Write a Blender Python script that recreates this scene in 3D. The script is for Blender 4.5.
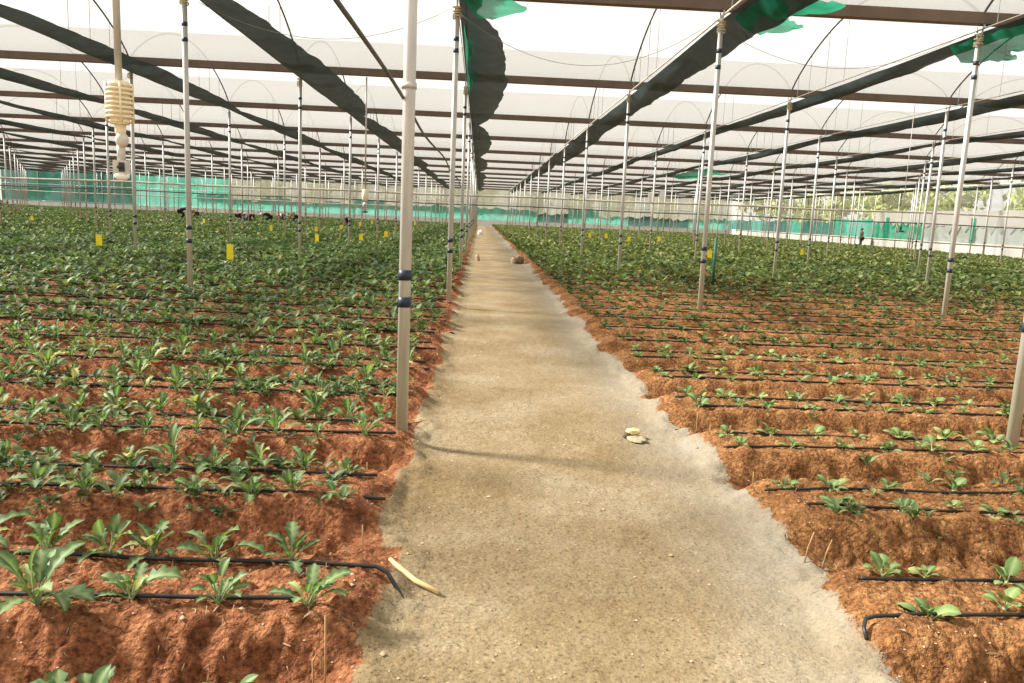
import bpy, math, random
import numpy as np
from mathutils import Vector, Matrix, Euler

# ------------------------------------------------------------------ scene, camera, sky, sun, exposure
for o in list(bpy.data.objects):
    bpy.data.objects.remove(o)
SC = bpy.context.scene
COL = SC.collection
PI = math.pi

F_PX, PITCH, YAW, ROLL, CAM_H = 797.16, .156558533, .0456102182, -.0418124886, 1.3724
fw = Vector((math.sin(YAW)*math.cos(PITCH), math.cos(YAW)*math.cos(PITCH), -math.sin(PITCH)))
r0 = Vector((math.cos(YAW), -math.sin(YAW), 0))
u0 = r0.cross(fw)
rt = math.cos(ROLL)*r0 - math.sin(ROLL)*u0
up = math.sin(ROLL)*r0 + math.cos(ROLL)*u0
cam_data = bpy.data.cameras.new('camera')
cam_data.sensor_fit = 'HORIZONTAL'
cam_data.sensor_width = 36
cam_data.lens = F_PX/1024*36
cam_data.clip_start = .05
cam_data.clip_end = 600
cam = bpy.data.objects.new('camera', cam_data)
COL.objects.link(cam)
cam.matrix_world = Matrix(((rt.x, up.x, -fw.x, 0), (rt.y, up.y, -fw.y, 0), (rt.z, up.z, -fw.z, CAM_H), (0, 0, 0, 1)))
SC.camera = cam

world = bpy.data.worlds.new('hazy_sky')
SC.world = world
world.use_nodes = True
bg = world.node_tree.nodes['Background']
bg.inputs[0].default_value = (1.0, .975, .925, 1)
bg.inputs[1].default_value = .80

sun = bpy.data.lights.new('sun', 'SUN')
sun.energy = 18.0
sun.angle = math.radians(9)
sun.color = (1.0, .95, .86)
sun_o = bpy.data.objects.new('sun', sun)
COL.objects.link(sun_o)
sun_o.rotation_euler = Vector((-.76, .20, .62)).to_track_quat('Z', 'Y').to_euler()

vs = SC.view_settings
vs.view_transform = 'Standard'
vs.look = 'None'
vs.exposure = .58
vs.gamma = 1.0
SC.cycles.transparent_max_bounces = 16
SC.cycles.max_bounces = 8

# ------------------------------------------------------------------ numbers of the place
ROW0, ROWS = 5.025, 7.7          # first cross row of posts, row spacing
COL0, COLS = -.46, 4.063         # post line at the path edge, line spacing
POST_TOP, GUT = 4.43, 4.67
BACK, RIGHT, LEFT = 107.5, 33.5, -62.0
PITCH_B, BED0 = 1.085, 2.84      # planting bed spacing and first bed centre
PATH_Z = -.13
def row_y(n): return ROW0 + ROWS*(n-1)
def col_x(c): return COL0 + COLS*c
ORD = ['', 'first', 'second', 'third', 'fourth', 'fifth', 'sixth', 'seventh', 'eighth', 'ninth', 'tenth', 'eleventh', 'twelfth',
       'thirteenth', 'fourteenth', 'fifteenth', 'sixteenth', 'seventeenth', 'eighteenth', 'nineteenth', 'twentieth']
TENS = {2: 'twenty', 3: 'thirty', 4: 'forty', 5: 'fifty', 6: 'sixty'}
def ordinal(n):
    if n <= 20: return ORD[n]
    if n % 10 == 0: return TENS[n//10][:-1] + 'ieth'
    return TENS[n//10] + '-' + ORD[n % 10]

def project(x, y, z):
    d = Vector((x, y, z-CAM_H)); q = d.dot(fw)
    if q < .05: return None
    return 512+F_PX*d.dot(rt)/q, 341.5-F_PX*d.dot(up)/q

# ------------------------------------------------------------------ noise for geometry
def _hash(ix, iy, seed):
    h = (ix.astype(np.int64)*374761393 + iy.astype(np.int64)*668265263 + seed*974634777) & 0xffffffff
    h = ((h ^ (h >> 13))*1274126177) & 0xffffffff
    h = (h ^ (h >> 16)) & 0xffffff
    return h/float(0xffffff)
def vnoise(x, y, seed=0):
    ix = np.floor(x); iy = np.floor(y); fx = x-ix; fy = y-iy
    fx = fx*fx*(3-2*fx); fy = fy*fy*(3-2*fy)
    a = _hash(ix, iy, seed); b = _hash(ix+1, iy, seed); c = _hash(ix, iy+1, seed); d = _hash(ix+1, iy+1, seed)
    return (a*(1-fx)+b*fx)*(1-fy)+(c*(1-fx)+d*fx)*fy
def fbm(x, y, seed=0, n=3):
    s = 0; amp = .5
    for k in range(n):
        s = s + amp*vnoise(x*2**k+17*k, y*2**k+31*k, seed+k); amp *= .5
    return s/(1-.5**n)-.5
def smooth(a, b, x):
    t = np.clip((x-a)/(b-a), 0, 1); return t*t*(3-2*t)

def lumps(x, y, cell, seed, fill=.7):
    # rounded clods on a jittered lattice, height in units of cell
    X = x/cell; Y = y/cell; ix = np.floor(X); iy = np.floor(Y); h = np.zeros_like(X)
    for a in (-1, 0, 1):
        for b in (-1, 0, 1):
            cx, cy = ix+a, iy+b
            r = .22+.42*_hash(cx, cy, seed+2)
            d2 = (X-cx-.1-.8*_hash(cx, cy, seed))**2+(Y-cy-.1-.8*_hash(cx, cy, seed+1))**2
            k = np.sqrt(np.clip(1-d2/(r*r), 0, 1))*r*(_hash(cx, cy, seed+3) < fill)
            h = np.maximum(h, k)
    return h
def bed_index(y): return np.floor((y-BED0+PITCH_B/2)/PITCH_B)
def height(x, y):
    """ground height and soil share at arrays x, y"""
    x = np.asarray(x, float); y = np.asarray(y, float)
    j = bed_index(y)
    u = (y-BED0+PITCH_B/2) % PITCH_B - PITCH_B/2
    wob = .05*fbm(x*1.7, j*3.3, 5)
    a = np.abs(u+wob)
    ridge = 1-smooth(.25, .49, a+.05*fbm(x*8, y*8, 8))
    jl = _hash(j, j*0+3, 11); jr = _hash(j, j*0+7, 12)
    side_l = x < .6
    xl = -.40-.10*jl+.16*fbm(y*3, x*2, 21)
    xr = 1.50+.10*jr+.16*fbm(y*3, x*2, 22) - .10*np.clip((3.4-y), 0, 1)
    xr = xr + .05*smooth(8, 30, y)
    edge = np.where(side_l, xl-x, x-xr)          # metres inside the bed end
    # between beds the soil runs out further back
    edge_r = edge - .16*(1-ridge)
    e = np.where(side_l, smooth(-.16, .06, edge_r), smooth(-.22, .10, edge_r))
    soft = smooth(-.10, -.02, edge+.10*fbm(x*9, y*9, 31)+.05*fbm(x*40, y*40, 33))
    soil = np.clip(np.maximum(soft*.97, e), 0, 1)
    n1 = fbm(x*4, y*4, 1); n2 = vnoise(x*15, y*15, 2); n3 = vnoise(x*38, y*38, 3); n4 = vnoise(x*80, y*80, 4)
    near = 1-smooth(9, 22, y)
    clod = .05*n1+.024*(np.abs(n2-.5)*2)**1.4+.012*near*(n3-.5)+.008*near*(n4-.5)
    if y.min() < 14:
        face = 1-.6*ridge
        clod = clod+face*near*(.105*lumps(x, y, .15, 51, .45)+.085*lumps(x, y, .07, 61, .6)+.045*lumps(x, y, .034, 71, .75))-.024*near
    bedz = -.235+.225*ridge+clod*(.55+.45*(1-ridge*.7))
    bedz = bedz-np.where(side_l, .008, .018)*np.exp(-((np.abs(u)-.15)/.03)**2)*(1-smooth(14, 20, y))
    pz = PATH_Z+.018*fbm(x*1.5, y*1.2, 41)+near*(.007*vnoise(x*30, y*30, 42)+.004*vnoise(x*75, y*75, 43)-.005)
    rim = .03*np.exp(-((edge+.10)/.09)**2)*(n2+.3)
    z = pz*(1-e)+bedz*e+rim*(1-e)
    return z, soil
def ground_z(x, y): return float(height(np.array([x]), np.array([y]))[0][0])

# ------------------------------------------------------------------ materials
def mat(name):
    m = bpy.data.materials.new(name); m.use_nodes = True
    nt = m.node_tree; b = nt.nodes['Principled BSDF']
    return m, nt, b
def simple(name, col, rough=.6, metal=0, noise=.15, scale=12, bump=0):
    m, nt, b = mat(name)
    tc = nt.nodes.new('ShaderNodeTexCoord'); nz = nt.nodes.new('ShaderNodeTexNoise'); nz.inputs['Scale'].default_value = scale
    nz.inputs['Detail'].default_value = 4
    rp = nt.nodes.new('ShaderNodeValToRGB')
    rp.color_ramp.elements[0].position = .3; rp.color_ramp.elements[1].position = .7
    rp.color_ramp.elements[0].color = tuple(c*(1-noise) for c in col)+(1,)
    rp.color_ramp.elements[1].color = tuple(min(1, c*(1+noise)) for c in col)+(1,)
    nt.links.new(tc.outputs['Object'], nz.inputs['Vector']); nt.links.new(nz.outputs['Fac'], rp.inputs['Fac'])
    nt.links.new(rp.outputs['Color'], b.inputs['Base Color'])
    b.inputs['Roughness'].default_value = rough; b.inputs['Metallic'].default_value = metal
    b.inputs['Specular IOR Level'].default_value = .3
    if bump:
        bp = nt.nodes.new('ShaderNodeBump'); bp.inputs['Strength'].default_value = bump; bp.inputs['Distance'].default_value = .01
        nt.links.new(nz.outputs['Fac'], bp.inputs['Height']); nt.links.new(bp.outputs['Normal'], b.inputs['Normal'])
    return m
def N(nt, t, **kw):
    n = nt.nodes.new('ShaderNode'+t)
    for k, v in kw.items(): setattr(n, k, v)
    return n
def ramp(nt, fac, stops):
    r = N(nt, 'ValToRGB'); cr = r.color_ramp
    while len(cr.elements) < len(stops): cr.elements.new(.5)
    for e, (p, c) in zip(cr.elements, stops): e.position = p; e.color = tuple(c)+(1,)
    nt.links.new(fac, r.inputs['Fac']); return r.outputs['Color']
def mixc(nt, fac, a, b, mode='MIX'):
    m = N(nt, 'Mix', data_type='RGBA', blend_type=mode)
    if isinstance(fac, (int, float)): m.inputs[0].default_value = fac
    else: nt.links.new(fac, m.inputs[0])
    for s, v in ((6, a), (7, b)):
        if isinstance(v, tuple): m.inputs[s].default_value = v+(1,)
        else: nt.links.new(v, m.inputs[s])
    return m.outputs[2]
def noise(nt, vec, scale, detail=4, rough=.5):
    n = N(nt, 'TexNoise'); n.inputs['Scale'].default_value = scale; n.inputs['Detail'].default_value = detail; n.inputs['Roughness'].default_value = rough
    nt.links.new(vec, n.inputs['Vector']); return n.outputs['Fac']

def ground_material():
    m, nt, b = mat('ground_soil_and_path')
    g = N(nt, 'NewGeometry'); P = g.outputs['Position']
    soil = ramp(nt, noise(nt, P, 9, 6, .65), [(.25, (.095, .035, .016)), (.5, (.222, .089, .040)), (.72, (.375, .172, .080))])
    crumbs = ramp(nt, noise(nt, P, 48, 4, .65), [(.34, (.32, .28, .27)), (.50, (1, 1, 1)), (.68, (1.6, 1.55, 1.5))])
    soil = mixc(nt, .85, soil, crumbs, 'MULTIPLY')
    # right-hand beds are drier and more orange
    sx = N(nt, 'SeparateXYZ'); nt.links.new(P, sx.inputs[0])
    rgt = N(nt, 'MapRange'); rgt.inputs[1].default_value = 0; rgt.inputs[2].default_value = 1.6
    nt.links.new(sx.outputs[0], rgt.inputs[0])
    soil = mixc(nt, rgt.outputs[0], soil, mixc(nt, 1.0, soil, (1.0, 1.16, 1.0), 'MULTIPLY'))
    path = ramp(nt, noise(nt, P, 1.3, 5, .6), [(.30, (.168, .120, .060)), (.5, (.222, .170, .098)), (.68, (.275, .225, .147))])
    grit = ramp(nt, noise(nt, P, 62, 4, .72), [(.35, (.22, .19, .16)), (.42, (.84, .83, .82)), (.58, (1.05, 1.05, 1.05)), (.70, (1.5, 1.48, 1.42))])
    path = mixc(nt, .85, path, grit, 'MULTIPLY')
    blot = ramp(nt, noise(nt, P, 14, 4, .6), [(.3, (.84, .80, .74)), (.6, (1.05, 1.05, 1.05))])
    path = mixc(nt, .7, path, blot, 'MULTIPLY')
    # paler limy strip along the right edge, tan dust further in
    lim = N(nt, 'MapRange'); lim.inputs[1].default_value = .85; lim.inputs[2].default_value = 1.5
    nt.links.new(sx.outputs[0], lim.inputs[0])
    ln = N(nt, 'Math', operation='MULTIPLY'); nt.links.new(lim.outputs[0], ln.inputs[0]); nt.links.new(noise(nt, P, 2.2, 4), ln.inputs[1])
    path = mixc(nt, ln.outputs[0], path, (.265, .25, .215))
    at = N(nt, 'Attribute', attribute_name='soil')
    ja = N(nt, 'Math', operation='MULTIPLY_ADD'); ja.inputs[1].default_value = .95
    nt.links.new(noise(nt, P, 55, 5, .75), ja.inputs[0]); jb = N(nt, 'Math', operation='ADD'); nt.links.new(at.outputs['Fac'], jb.inputs[0]); ja.inputs[2].default_value = -.475
    nt.links.new(ja.outputs[0], jb.inputs[1])
    jm = N(nt, 'MapRange', interpolation_type='SMOOTHSTEP'); jm.inputs[1].default_value = .36; jm.inputs[2].default_value = .64
    nt.links.new(jb.outputs[0], jm.inputs[0])
    col = mixc(nt, jm.outputs[0], path, soil)
    nt.links.new(col, b.inputs['Base Color'])
    b.inputs['Roughness'].default_value = .95; b.inputs['Specular IOR Level'].default_value = .1
    bp = N(nt, 'Bump'); bs = N(nt, 'MapRange'); bs.inputs[3].default_value = .4; bs.inputs[4].default_value = 1.0; nt.links.new(jm.outputs[0], bs.inputs[0]); nt.links.new(bs.outputs[0], bp.inputs['Strength']); bp.inputs['Distance'].default_value = .030
    nt.links.new(noise(nt, P, 42, 4, .6), bp.inputs['Height']); nt.links.new(bp.outputs['Normal'], b.inputs['Normal'])
    return m

def leaf_material(name, dark, mid, pale, sick):
    m, nt, b = mat(name)
    at = N(nt, 'Attribute', attribute_name='tint')
    oi = N(nt, 'ObjectInfo')
    ad = N(nt, 'Math', operation='ADD'); nt.links.new(at.outputs['Fac'], ad.inputs[0])
    ml = N(nt, 'Math', operation='MULTIPLY'); ml.inputs[1].default_value = .32
    nt.links.new(oi.outputs['Random'], ml.inputs[0]); nt.links.new(ml.outputs[0], ad.inputs[1])
    col = ramp(nt, ad.outputs[0], [(.05, dark), (.45, mid), (.85, pale), (.985, sick)])
    g = N(nt, 'NewGeometry')
    mott = ramp(nt, noise(nt, g.outputs['Position'], 45, 3), [(.3, (.78, .80, .75)), (.7, (1.15, 1.12, 1.1))])
    col = mixc(nt, .7, col, mott, 'MULTIPLY')
    vein = N(nt, 'Attribute', attribute_name='vein')
    col = mixc(nt, vein.outputs['Fac'], col, mixc(nt, .65, col, (.45, .52, .26)))
    nt.links.new(col, b.inputs['Base Color'])
    b.inputs['Roughness'].default_value = .55; b.inputs['Specular IOR Level'].default_value = .2
    tr = N(nt, 'BsdfTranslucent'); nt.links.new(mixc(nt, 1.0, col, (1.1, 1.25, .6), 'MULTIPLY'), tr.inputs['Color'])
    mx = N(nt, 'MixShader'); mx.inputs[0].default_value = .28
    nt.links.new(b.outputs[0], mx.inputs[1]); nt.links.new(tr.outputs[0], mx.inputs[2])
    nt.links.new(mx.outputs[0], nt.nodes['Material Output'].inputs['Surface'])
    return m

def sheet_material(name, col, transp, transl, noise_amt=.12, scale=.8, glossy=.6, tcol=None, stretch=(1, 1, 1)):
    """plastic film or net: part see-through, part light-passing, part diffuse"""
    m, nt, b = mat(name)
    g = N(nt, 'NewGeometry'); mp = N(nt, 'Mapping'); mp.inputs['Scale'].default_value = stretch
    nt.links.new(g.outputs['Position'], mp.inputs['Vector'])
    nz = noise(nt, mp.outputs[0], scale, 5)
    c = ramp(nt, nz, [(.3, tuple(k*(1-noise_amt) for k in col)), (.7, tuple(min(1, k*(1+noise_amt)) for k in col))])
    nt.links.new(c, b.inputs['Base Color']); b.inputs['Roughness'].default_value = glossy
    b.inputs['Specular IOR Level'].default_value = .2
    tl = N(nt, 'BsdfTranslucent'); nt.links.new(c, tl.inputs['Color'])
    m1 = N(nt, 'MixShader'); m1.inputs[0].default_value = transl
    nt.links.new(b.outputs[0], m1.inputs[1]); nt.links.new(tl.outputs[0], m1.inputs[2])
    tp = N(nt, 'BsdfTransparent'); tp.inputs['Color'].default_value = (tcol or (1, 1, 1))+(1,)
    m2 = N(nt, 'MixShader'); m2.inputs[0].default_value = transp
    nt.links.new(m1.outputs[0], m2.inputs[1]); nt.links.new(tp.outputs[0], m2.inputs[2])
    nt.links.new(m2.outputs[0], nt.nodes['Material Output'].inputs['Surface'])
    return m

def post_material():
    m, nt, b = mat('galvanised_post')
    g = N(nt, 'NewGeometry'); sx = N(nt, 'SeparateXYZ'); nt.links.new(g.outputs['Position'], sx.inputs[0])
    mr = N(nt, 'MapRange'); mr.inputs[1].default_value = 1.3; mr.inputs[2].default_value = .0
    nt.links.new(sx.outputs[2], mr.inputs[0])
    mp = N(nt, 'Mapping'); mp.inputs['Scale'].default_value = (30, 30, 2.5); nt.links.new(g.outputs['Position'], mp.inputs['Vector'])
    nz = noise(nt, mp.outputs[0], 1, 5, .6)
    base = ramp(nt, nz, [(.3, (.37, .375, .355)), (.7, (.50, .505, .48))])
    dusty = ramp(nt, nz, [(.3, (.44, .445, .32)), (.7, (.58, .59, .455))])
    nt.links.new(mixc(nt, mr.outputs[0], base, dusty), b.inputs['Base Color'])
    b.inputs['Roughness'].default_value = .42; b.inputs['Metallic'].default_value = .15
    return m

M = {}
M['ground'] = ground_material()
M['post'] = post_material()
M['tape'] = simple('navy_tape', (.018, .028, .055), .45, 0, .2, 30)
M['steel'] = simple('dull_galvanised', (.42, .41, .38), .5, .2, .15, 8)
M['rail'] = simple('pale_pipe', (.50, .47, .40), .5, .1, .2, 5)
M['edge'] = simple('dull_edge_pipe', (.20, .19, .16), .6, 0, .2, 5)
M['darkpipe'] = simple('dark_pipe', (.06, .06, .055), .5, 0, .2, 5)
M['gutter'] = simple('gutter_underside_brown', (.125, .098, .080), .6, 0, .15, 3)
M['hoop'] = simple('dark_hoop', (.07, .065, .055), .5, .1, .15, 6)
M['film'] = sheet_material('roof_film', (.185, .182, .175), .42, .94, .03, .5)
M['flap'] = sheet_material('film_flap', (.62, .64, .64), .3, .7, .05, 1)
M['net'] = sheet_material('dark_green_shade_net', (.034, .054, .054), .02, .10, .3, 3.0)
M['netg'] = sheet_material('green_shade_net', (.02, .26, .15), .10, .55, .3, 2.0)
M['rope'] = simple('pale_rope', (.5, .45, .30), .8, 0, .2, 30)
M['wire'] = simple('grey_wire', (.22, .22, .21), .5, .3, .1, 5)
M['teal'] = sheet_material('teal_net', (.070, .33, .26), .12, .55, .28, .35, stretch=(3, 3, .6))
M['dteal'] = sheet_material('dark_teal_net', (.022, .115, .095), .06, .35, .35, .3, stretch=(3, 3, .5))
M['clear'] = sheet_material('dusty_clear_film', (.30, .31, .25), .13, .45, .25, .35, stretch=(4, 4, .4))
M['open'] = sheet_material('open_mesh', (.30, .31, .24), .55, .5, .15, .5)
M['whitefilm'] = sheet_material('white_wall_film', (.46, .455, .435), .04, .6, .08, .5)
M['greyfilm'] = sheet_material('grey_wall_film', (.32, .36, .335), .12, .5, .12, .6, stretch=(2, 2, .5))
M['kerb'] = simple('limewashed_kerb_darkened_for_sun', (.40, .40, .365), .9, 0, .14, 1.2)  # same limewash, colour darkened to offset the sun on the right kerb
M['kerb2'] = simple('limewashed_kerb_lightened_for_shade', (.84, .85, .80), .9, 0, .08, 1.2)  # same limewash, colour lightened to offset the shade on the back kerb
M['black'] = simple('black_poly_hose', (.022, .022, .021), .42, 0, .3, 20)
M['shield'] = simple('cream_sensor_plastic', (.70, .62, .42), .45, 0, .08, 20)
M['sensor_grey'] = simple('grey_sensor_plastic', (.50, .49, .44), .45, 0, .1, 20)
M['lens'] = simple('dark_sensor_lens', (.03, .03, .03), .2, 0, .1, 20)
M['yellow'] = simple('yellow_card', (.95, .78, .03), .5, 0, .08, 10)
M['stick'] = simple('dry_stick', (.34, .20, .085), .8, 0, .25, 30)
M['pale_stick'] = simple('pale_hose', (.66, .47, .22), .6, 0, .15, 30)
M['stone'] = simple('pale_stone', (.66, .55, .36), .85, 0, .2, 18, .3)
M['dstone'] = simple('brown_stone', (.16, .11, .07), .85, 0, .3, 18, .3)
M['leafL'] = leaf_material('lobed_leaf', (.030, .080, .028), (.066, .138, .044), (.15, .225, .080), (.40, .38, .13))
M['leafR'] = leaf_material('round_leaf', (.044, .105, .030), (.100, .185, .050), (.19, .275, .09), (.38, .38, .13))
M['leafF'] = leaf_material('far_leaf', (.022, .050, .020), (.064, .110, .042), (.175, .23, .105), (.36, .36, .13))
M['leafG'] = leaf_material('far_olive_leaf', (.030, .052, .018), (.080, .117, .038), (.205, .24, .10), (.36, .36, .13))
M['tree'] = leaf_material('tree_leaf', (.10, .13, .03), (.22, .26, .07), (.42, .42, .14), (.5, .46, .16))
M['bark'] = simple('tree_bark', (.12, .09, .06), .9, 0, .3, 5)
M['skin'] = simple('skin', (.20, .11, .07), .6)
M['hair'] = simple('dark_hair', (.012, .010, .009), .6)
CLOTH = {k: simple('cloth_'+k, c, .85) for k, c in dict(navy=(.02, .025, .05), maroon=(.14, .03, .03), white=(.65, .62, .58), black=(.02, .02, .022),
         tan=(.40, .27, .16), plum=(.07, .03, .06), brown=(.11, .06, .04), pink=(.55, .36, .32)).items()}
M['outside'] = simple('outside_ground', (.33, .25, .16), .95, 0, .25, .3)
M['board'] = simple('white_board', (.80, .79, .76), .5, 0, .04, 10)
M['greenpaint'] = simple('green_stake', (.03, .12, .07), .6)

# ------------------------------------------------------------------ object helpers
def link(o, parent=None):
    COL.objects.link(o)
    if parent is not None: o.parent = parent
    return o
def tag(o, label=None, cat=None, group=None, kind=None):
    if label: o['label'] = label
    if cat: o['category'] = cat
    if group: o['group'] = group
    if kind: o['kind'] = kind
    return o
def empty(name, loc=(0, 0, 0), rot=(0, 0, 0)):
    e = bpy.data.objects.new(name, None); e.location = loc; e.rotation_euler = rot; e.empty_display_size = .1
    return link(e)
def mesh_obj(name, verts, faces, m, parent=None, shade=False, attrs=None):
    me = bpy.data.meshes.new(name); me.from_pydata([tuple(v) for v in verts], [], faces); me.update()
    if m is not None: me.materials.append(m)
    if shade: me.shade_smooth()
    for k, v in (attrs or {}).items():
        a = me.attributes.new(k, 'FLOAT', 'POINT'); a.data.foreach_set('value', np.asarray(v, dtype=np.float32))
    return link(bpy.data.objects.new(name, me), parent)
def fast_mesh(name, V, Fq, m, parent=None, shade=True, attrs=None):
    """V (n,3) array, Fq (k,3 or 4) int array"""
    me = bpy.data.meshes.new(name); k = Fq.shape[1]
    me.vertices.add(len(V)); me.vertices.foreach_set('co', np.asarray(V, np.float32).ravel())
    me.loops.add(Fq.size); me.loops.foreach_set('vertex_index', np.asarray(Fq, np.int32).ravel())
    me.polygons.add(len(Fq)); me.polygons.foreach_set('loop_start', np.arange(0, Fq.size, k, dtype=np.int32))
    me.update(calc_edges=True); me.validate()
    me.materials.append(m)
    if shade: me.shade_smooth()
    for kk, v in (attrs or {}).items():
        a = me.attributes.new(kk, 'FLOAT', 'POINT'); a.data.foreach_set('value', np.asarray(v, dtype=np.float32))
    return link(bpy.data.objects.new(name, me), parent)
class MB:
    def __init__(s): s.v = []; s.f = []
    def box(s, c, d, rot=None):
        n = len(s.v)
        for x in (-.5, .5):
            for y in (-.5, .5):
                for z in (-.5, .5):
                    p = Vector((x*d[0], y*d[1], z*d[2]))
                    if rot is not None: p = rot @ p
                    s.v.append(p+Vector(c))
        s.f += [tuple(n+i for i in q) for q in ((0, 1, 3, 2), (4, 6, 7, 5), (0, 4, 5, 1), (2, 3, 7, 6), (0, 2, 6, 4), (1, 5, 7, 3))]
        return s
    def tube(s, pts, r, n=8, cap=True):
        pts = [Vector(p) for p in pts]; rs = r if isinstance(r, (list, tuple)) else [r]*len(pts)
        base = len(s.v); ref = None
        for i, p in enumerate(pts):
            t = (pts[min(i+1, len(pts)-1)]-pts[max(i-1, 0)])
            t = t.normalized() if t.length > 1e-9 else Vector((0, 0, 1))
            if ref is None: ref = Vector((0, 0, 1)) if abs(t.z) < .9 else Vector((1, 0, 0))
            a = t.cross(ref).normalized(); b = a.cross(t); 
            for k in range(n):
                an = 2*PI*k/n; s.v.append(p+rs[i]*(math.cos(an)*a+math.sin(an)*b))
            ref = b
        for i in range(len(pts)-1):
            for k in range(n):
                q = base+i*n; s.f.append((q+k, q+(k+1) % n, q+n+(k+1) % n, q+n+k))
        if cap:
            s.f.append(tuple(base+k for k in reversed(range(n)))); s.f.append(tuple(base+(len(pts)-1)*n+k for k in range(n)))
        return s
    def lathe(s, prof, c=(0, 0, 0), n=16):
        base = len(s.v)
        for r, z in prof:
            for k in range(n): s.v.append(Vector((c[0]+r*math.cos(2*PI*k/n), c[1]+r*math.sin(2*PI*k/n), c[2]+z)))
        for i in range(len(prof)-1):
            for k in range(n):
                q = base+i*n; s.f.append((q+k, q+(k+1) % n, q+n+(k+1) % n, q+n+k))
        return s
    def build(s, name, m, parent=None, shade=True): return mesh_obj(name, s.v, s.f, m, parent, shade)
    def mesh(s, name, m, shade=True):
        me = bpy.data.meshes.new(name); me.from_pydata([tuple(v) for v in s.v], [], s.f); me.update(); me.materials.append(m)
        if shade: me.shade_smooth()
        return me
def use(name, me, parent=None, loc=(0, 0, 0), rot=(0, 0, 0), sc=(1, 1, 1)):
    o = bpy.data.objects.new(name, me); o.location = loc; o.rotation_euler = rot; o.scale = sc
    return link(o, parent)

# ------------------------------------------------------------------ ground: path and planting beds
def grid_patch(name, x0, x1, y0, y1, dx, dy, parent, xs=None, ys=None):
    xs = xs if xs is not None else np.linspace(x0, x1, max(2, int(round(abs(x1-x0)/dx))+1))
    ys = ys if ys is not None else np.linspace(y0, y1, max(2, int(round((y1-y0)/dy))+1))
    X, Y = np.meshgrid(xs, ys); Z, S = height(X, Y)
    V = np.stack([X.ravel(), Y.ravel(), Z.ravel()], 1)
    nx, ny = len(xs), len(ys)
    i = (np.arange(ny-1)[:, None]*nx+np.arange(nx-1)[None, :]).ravel()
    return fast_mesh(name, V, np.stack([i, i+1, i+nx+1, i+nx], 1), M['ground'], parent, True, {'soil': S.ravel()})
XA, XB = -.28, 1.46
ys = [1.0]
while ys[-1] < BACK: ys.append(ys[-1]+max(.016, .0045*ys[-1]*max(1, ys[-1]/6)))
ys[-1] = BACK
floor = grid_patch('floor', XA, XB, 0, 0, 0, 0, None, xs=np.linspace(XA, XB, 110), ys=np.array(ys))
tag(floor, 'dusty tan dirt path running straight between the two planted fields', 'path', kind='structure')
NEAR_BEDS = 11
for side in (-1, 1):
    for j in range(-2, NEAR_BEDS):
        y0 = BED0+PITCH_B*(j-.5); y1 = y0+PITCH_B
        d = max(.0095, .0036*y1)
        ext = (.78*max(y1, 2)+.9) if side > 0 else (.72*max(y1, 2)+.6)
        if side < 0: o = grid_patch('planting_bed', -ext, XA, y0, y1, d, d*1.1, floor)
        else: o = grid_patch('planting_bed', XB, ext, y0, y1, d, d*1.1, floor)
    y = BED0+PITCH_B*(NEAR_BEDS-.5); ys = [y]
    while y < BACK:
        st = PITCH_B/12 if y < 32 else PITCH_B/6
        y += st; ys.append(min(y, BACK))
    for (a, b) in ((0, 220), ):
        k = np.linspace(0, 1, 190)
        if side < 0: xs = XA-(XA-LEFT)*k**2.2; xs = xs[::-1]
        else: xs = XB+(RIGHT-XB)*k**1.8
        o = grid_patch('planting_beds', 0, 0, 0, 0, 0, 0, floor, xs=xs, ys=np.array(ys)); o['kind'] = 'stuff'
    # side strips beside the near beds, out of the frame but there for another view
o = MB().box((-14, 52, -.36), (260, 240, .2)).build('ground', M['outside'], None, False); tag(o, 'bare outside ground around the shade house', 'ground', kind='structure')

# ------------------------------------------------------------------ roof film, hoops, gutters
def roof_curve(t): return GUT+.06+1.30*math.sin(PI*min(max(t, 0), 1))**.75
ceiling = None
vv, ff = [], []
NS = 20
for n in range(0, 14):
    y0 = row_y(n); base = len(vv)
    for i in range(NS+1):
        t = .5-.5*math.cos(PI*i/NS)
        for x in (LEFT, RIGHT): vv.append((x, y0+ROWS*t, roof_curve(t)))
    for i in range(NS): ff.append((base+2*i, base+2*i+1, base+2*i+3, base+2*i+2))
ceiling = mesh_obj('ceiling', vv, ff, M['film'], None, True)
tag(ceiling, 'milky white plastic film roof in low arched bays', 'roof', kind='structure')
hb = MB()
hb.tube([(0, ROWS*t, roof_curve(t)-.04) for t in [.5-.5*math.cos(PI*i/26) for i in range(27)]], .02, 6)
hoop_me = hb.mesh('hoop', M['hoop'])
for n in range(1, 9):
    for c in range(-15, 9):
        x = col_x(c); yy = row_y(n+1)
        p = project(x, yy, GUT+.3)
        if p is None or not (-120 < p[0] < 1150): continue
        use('hoop', hoop_me, ceiling, (x, row_y(n), 0))
fl = MB()
y0 = row_y(2)
for (ta, tb) in ((.70, .76),):
    a, b = len(fl.v), None
    for t in np.linspace(ta, tb, 4):
        for x in (-12, 14): fl.v.append(Vector((x, y0+ROWS*t, roof_curve(t)-.03)))
    for i in range(3): fl.f.append((a+2*i, a+2*i+1, a+2*i+3, a+2*i+2))
fl.build('film_flap', M['flap'], ceiling)

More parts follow.
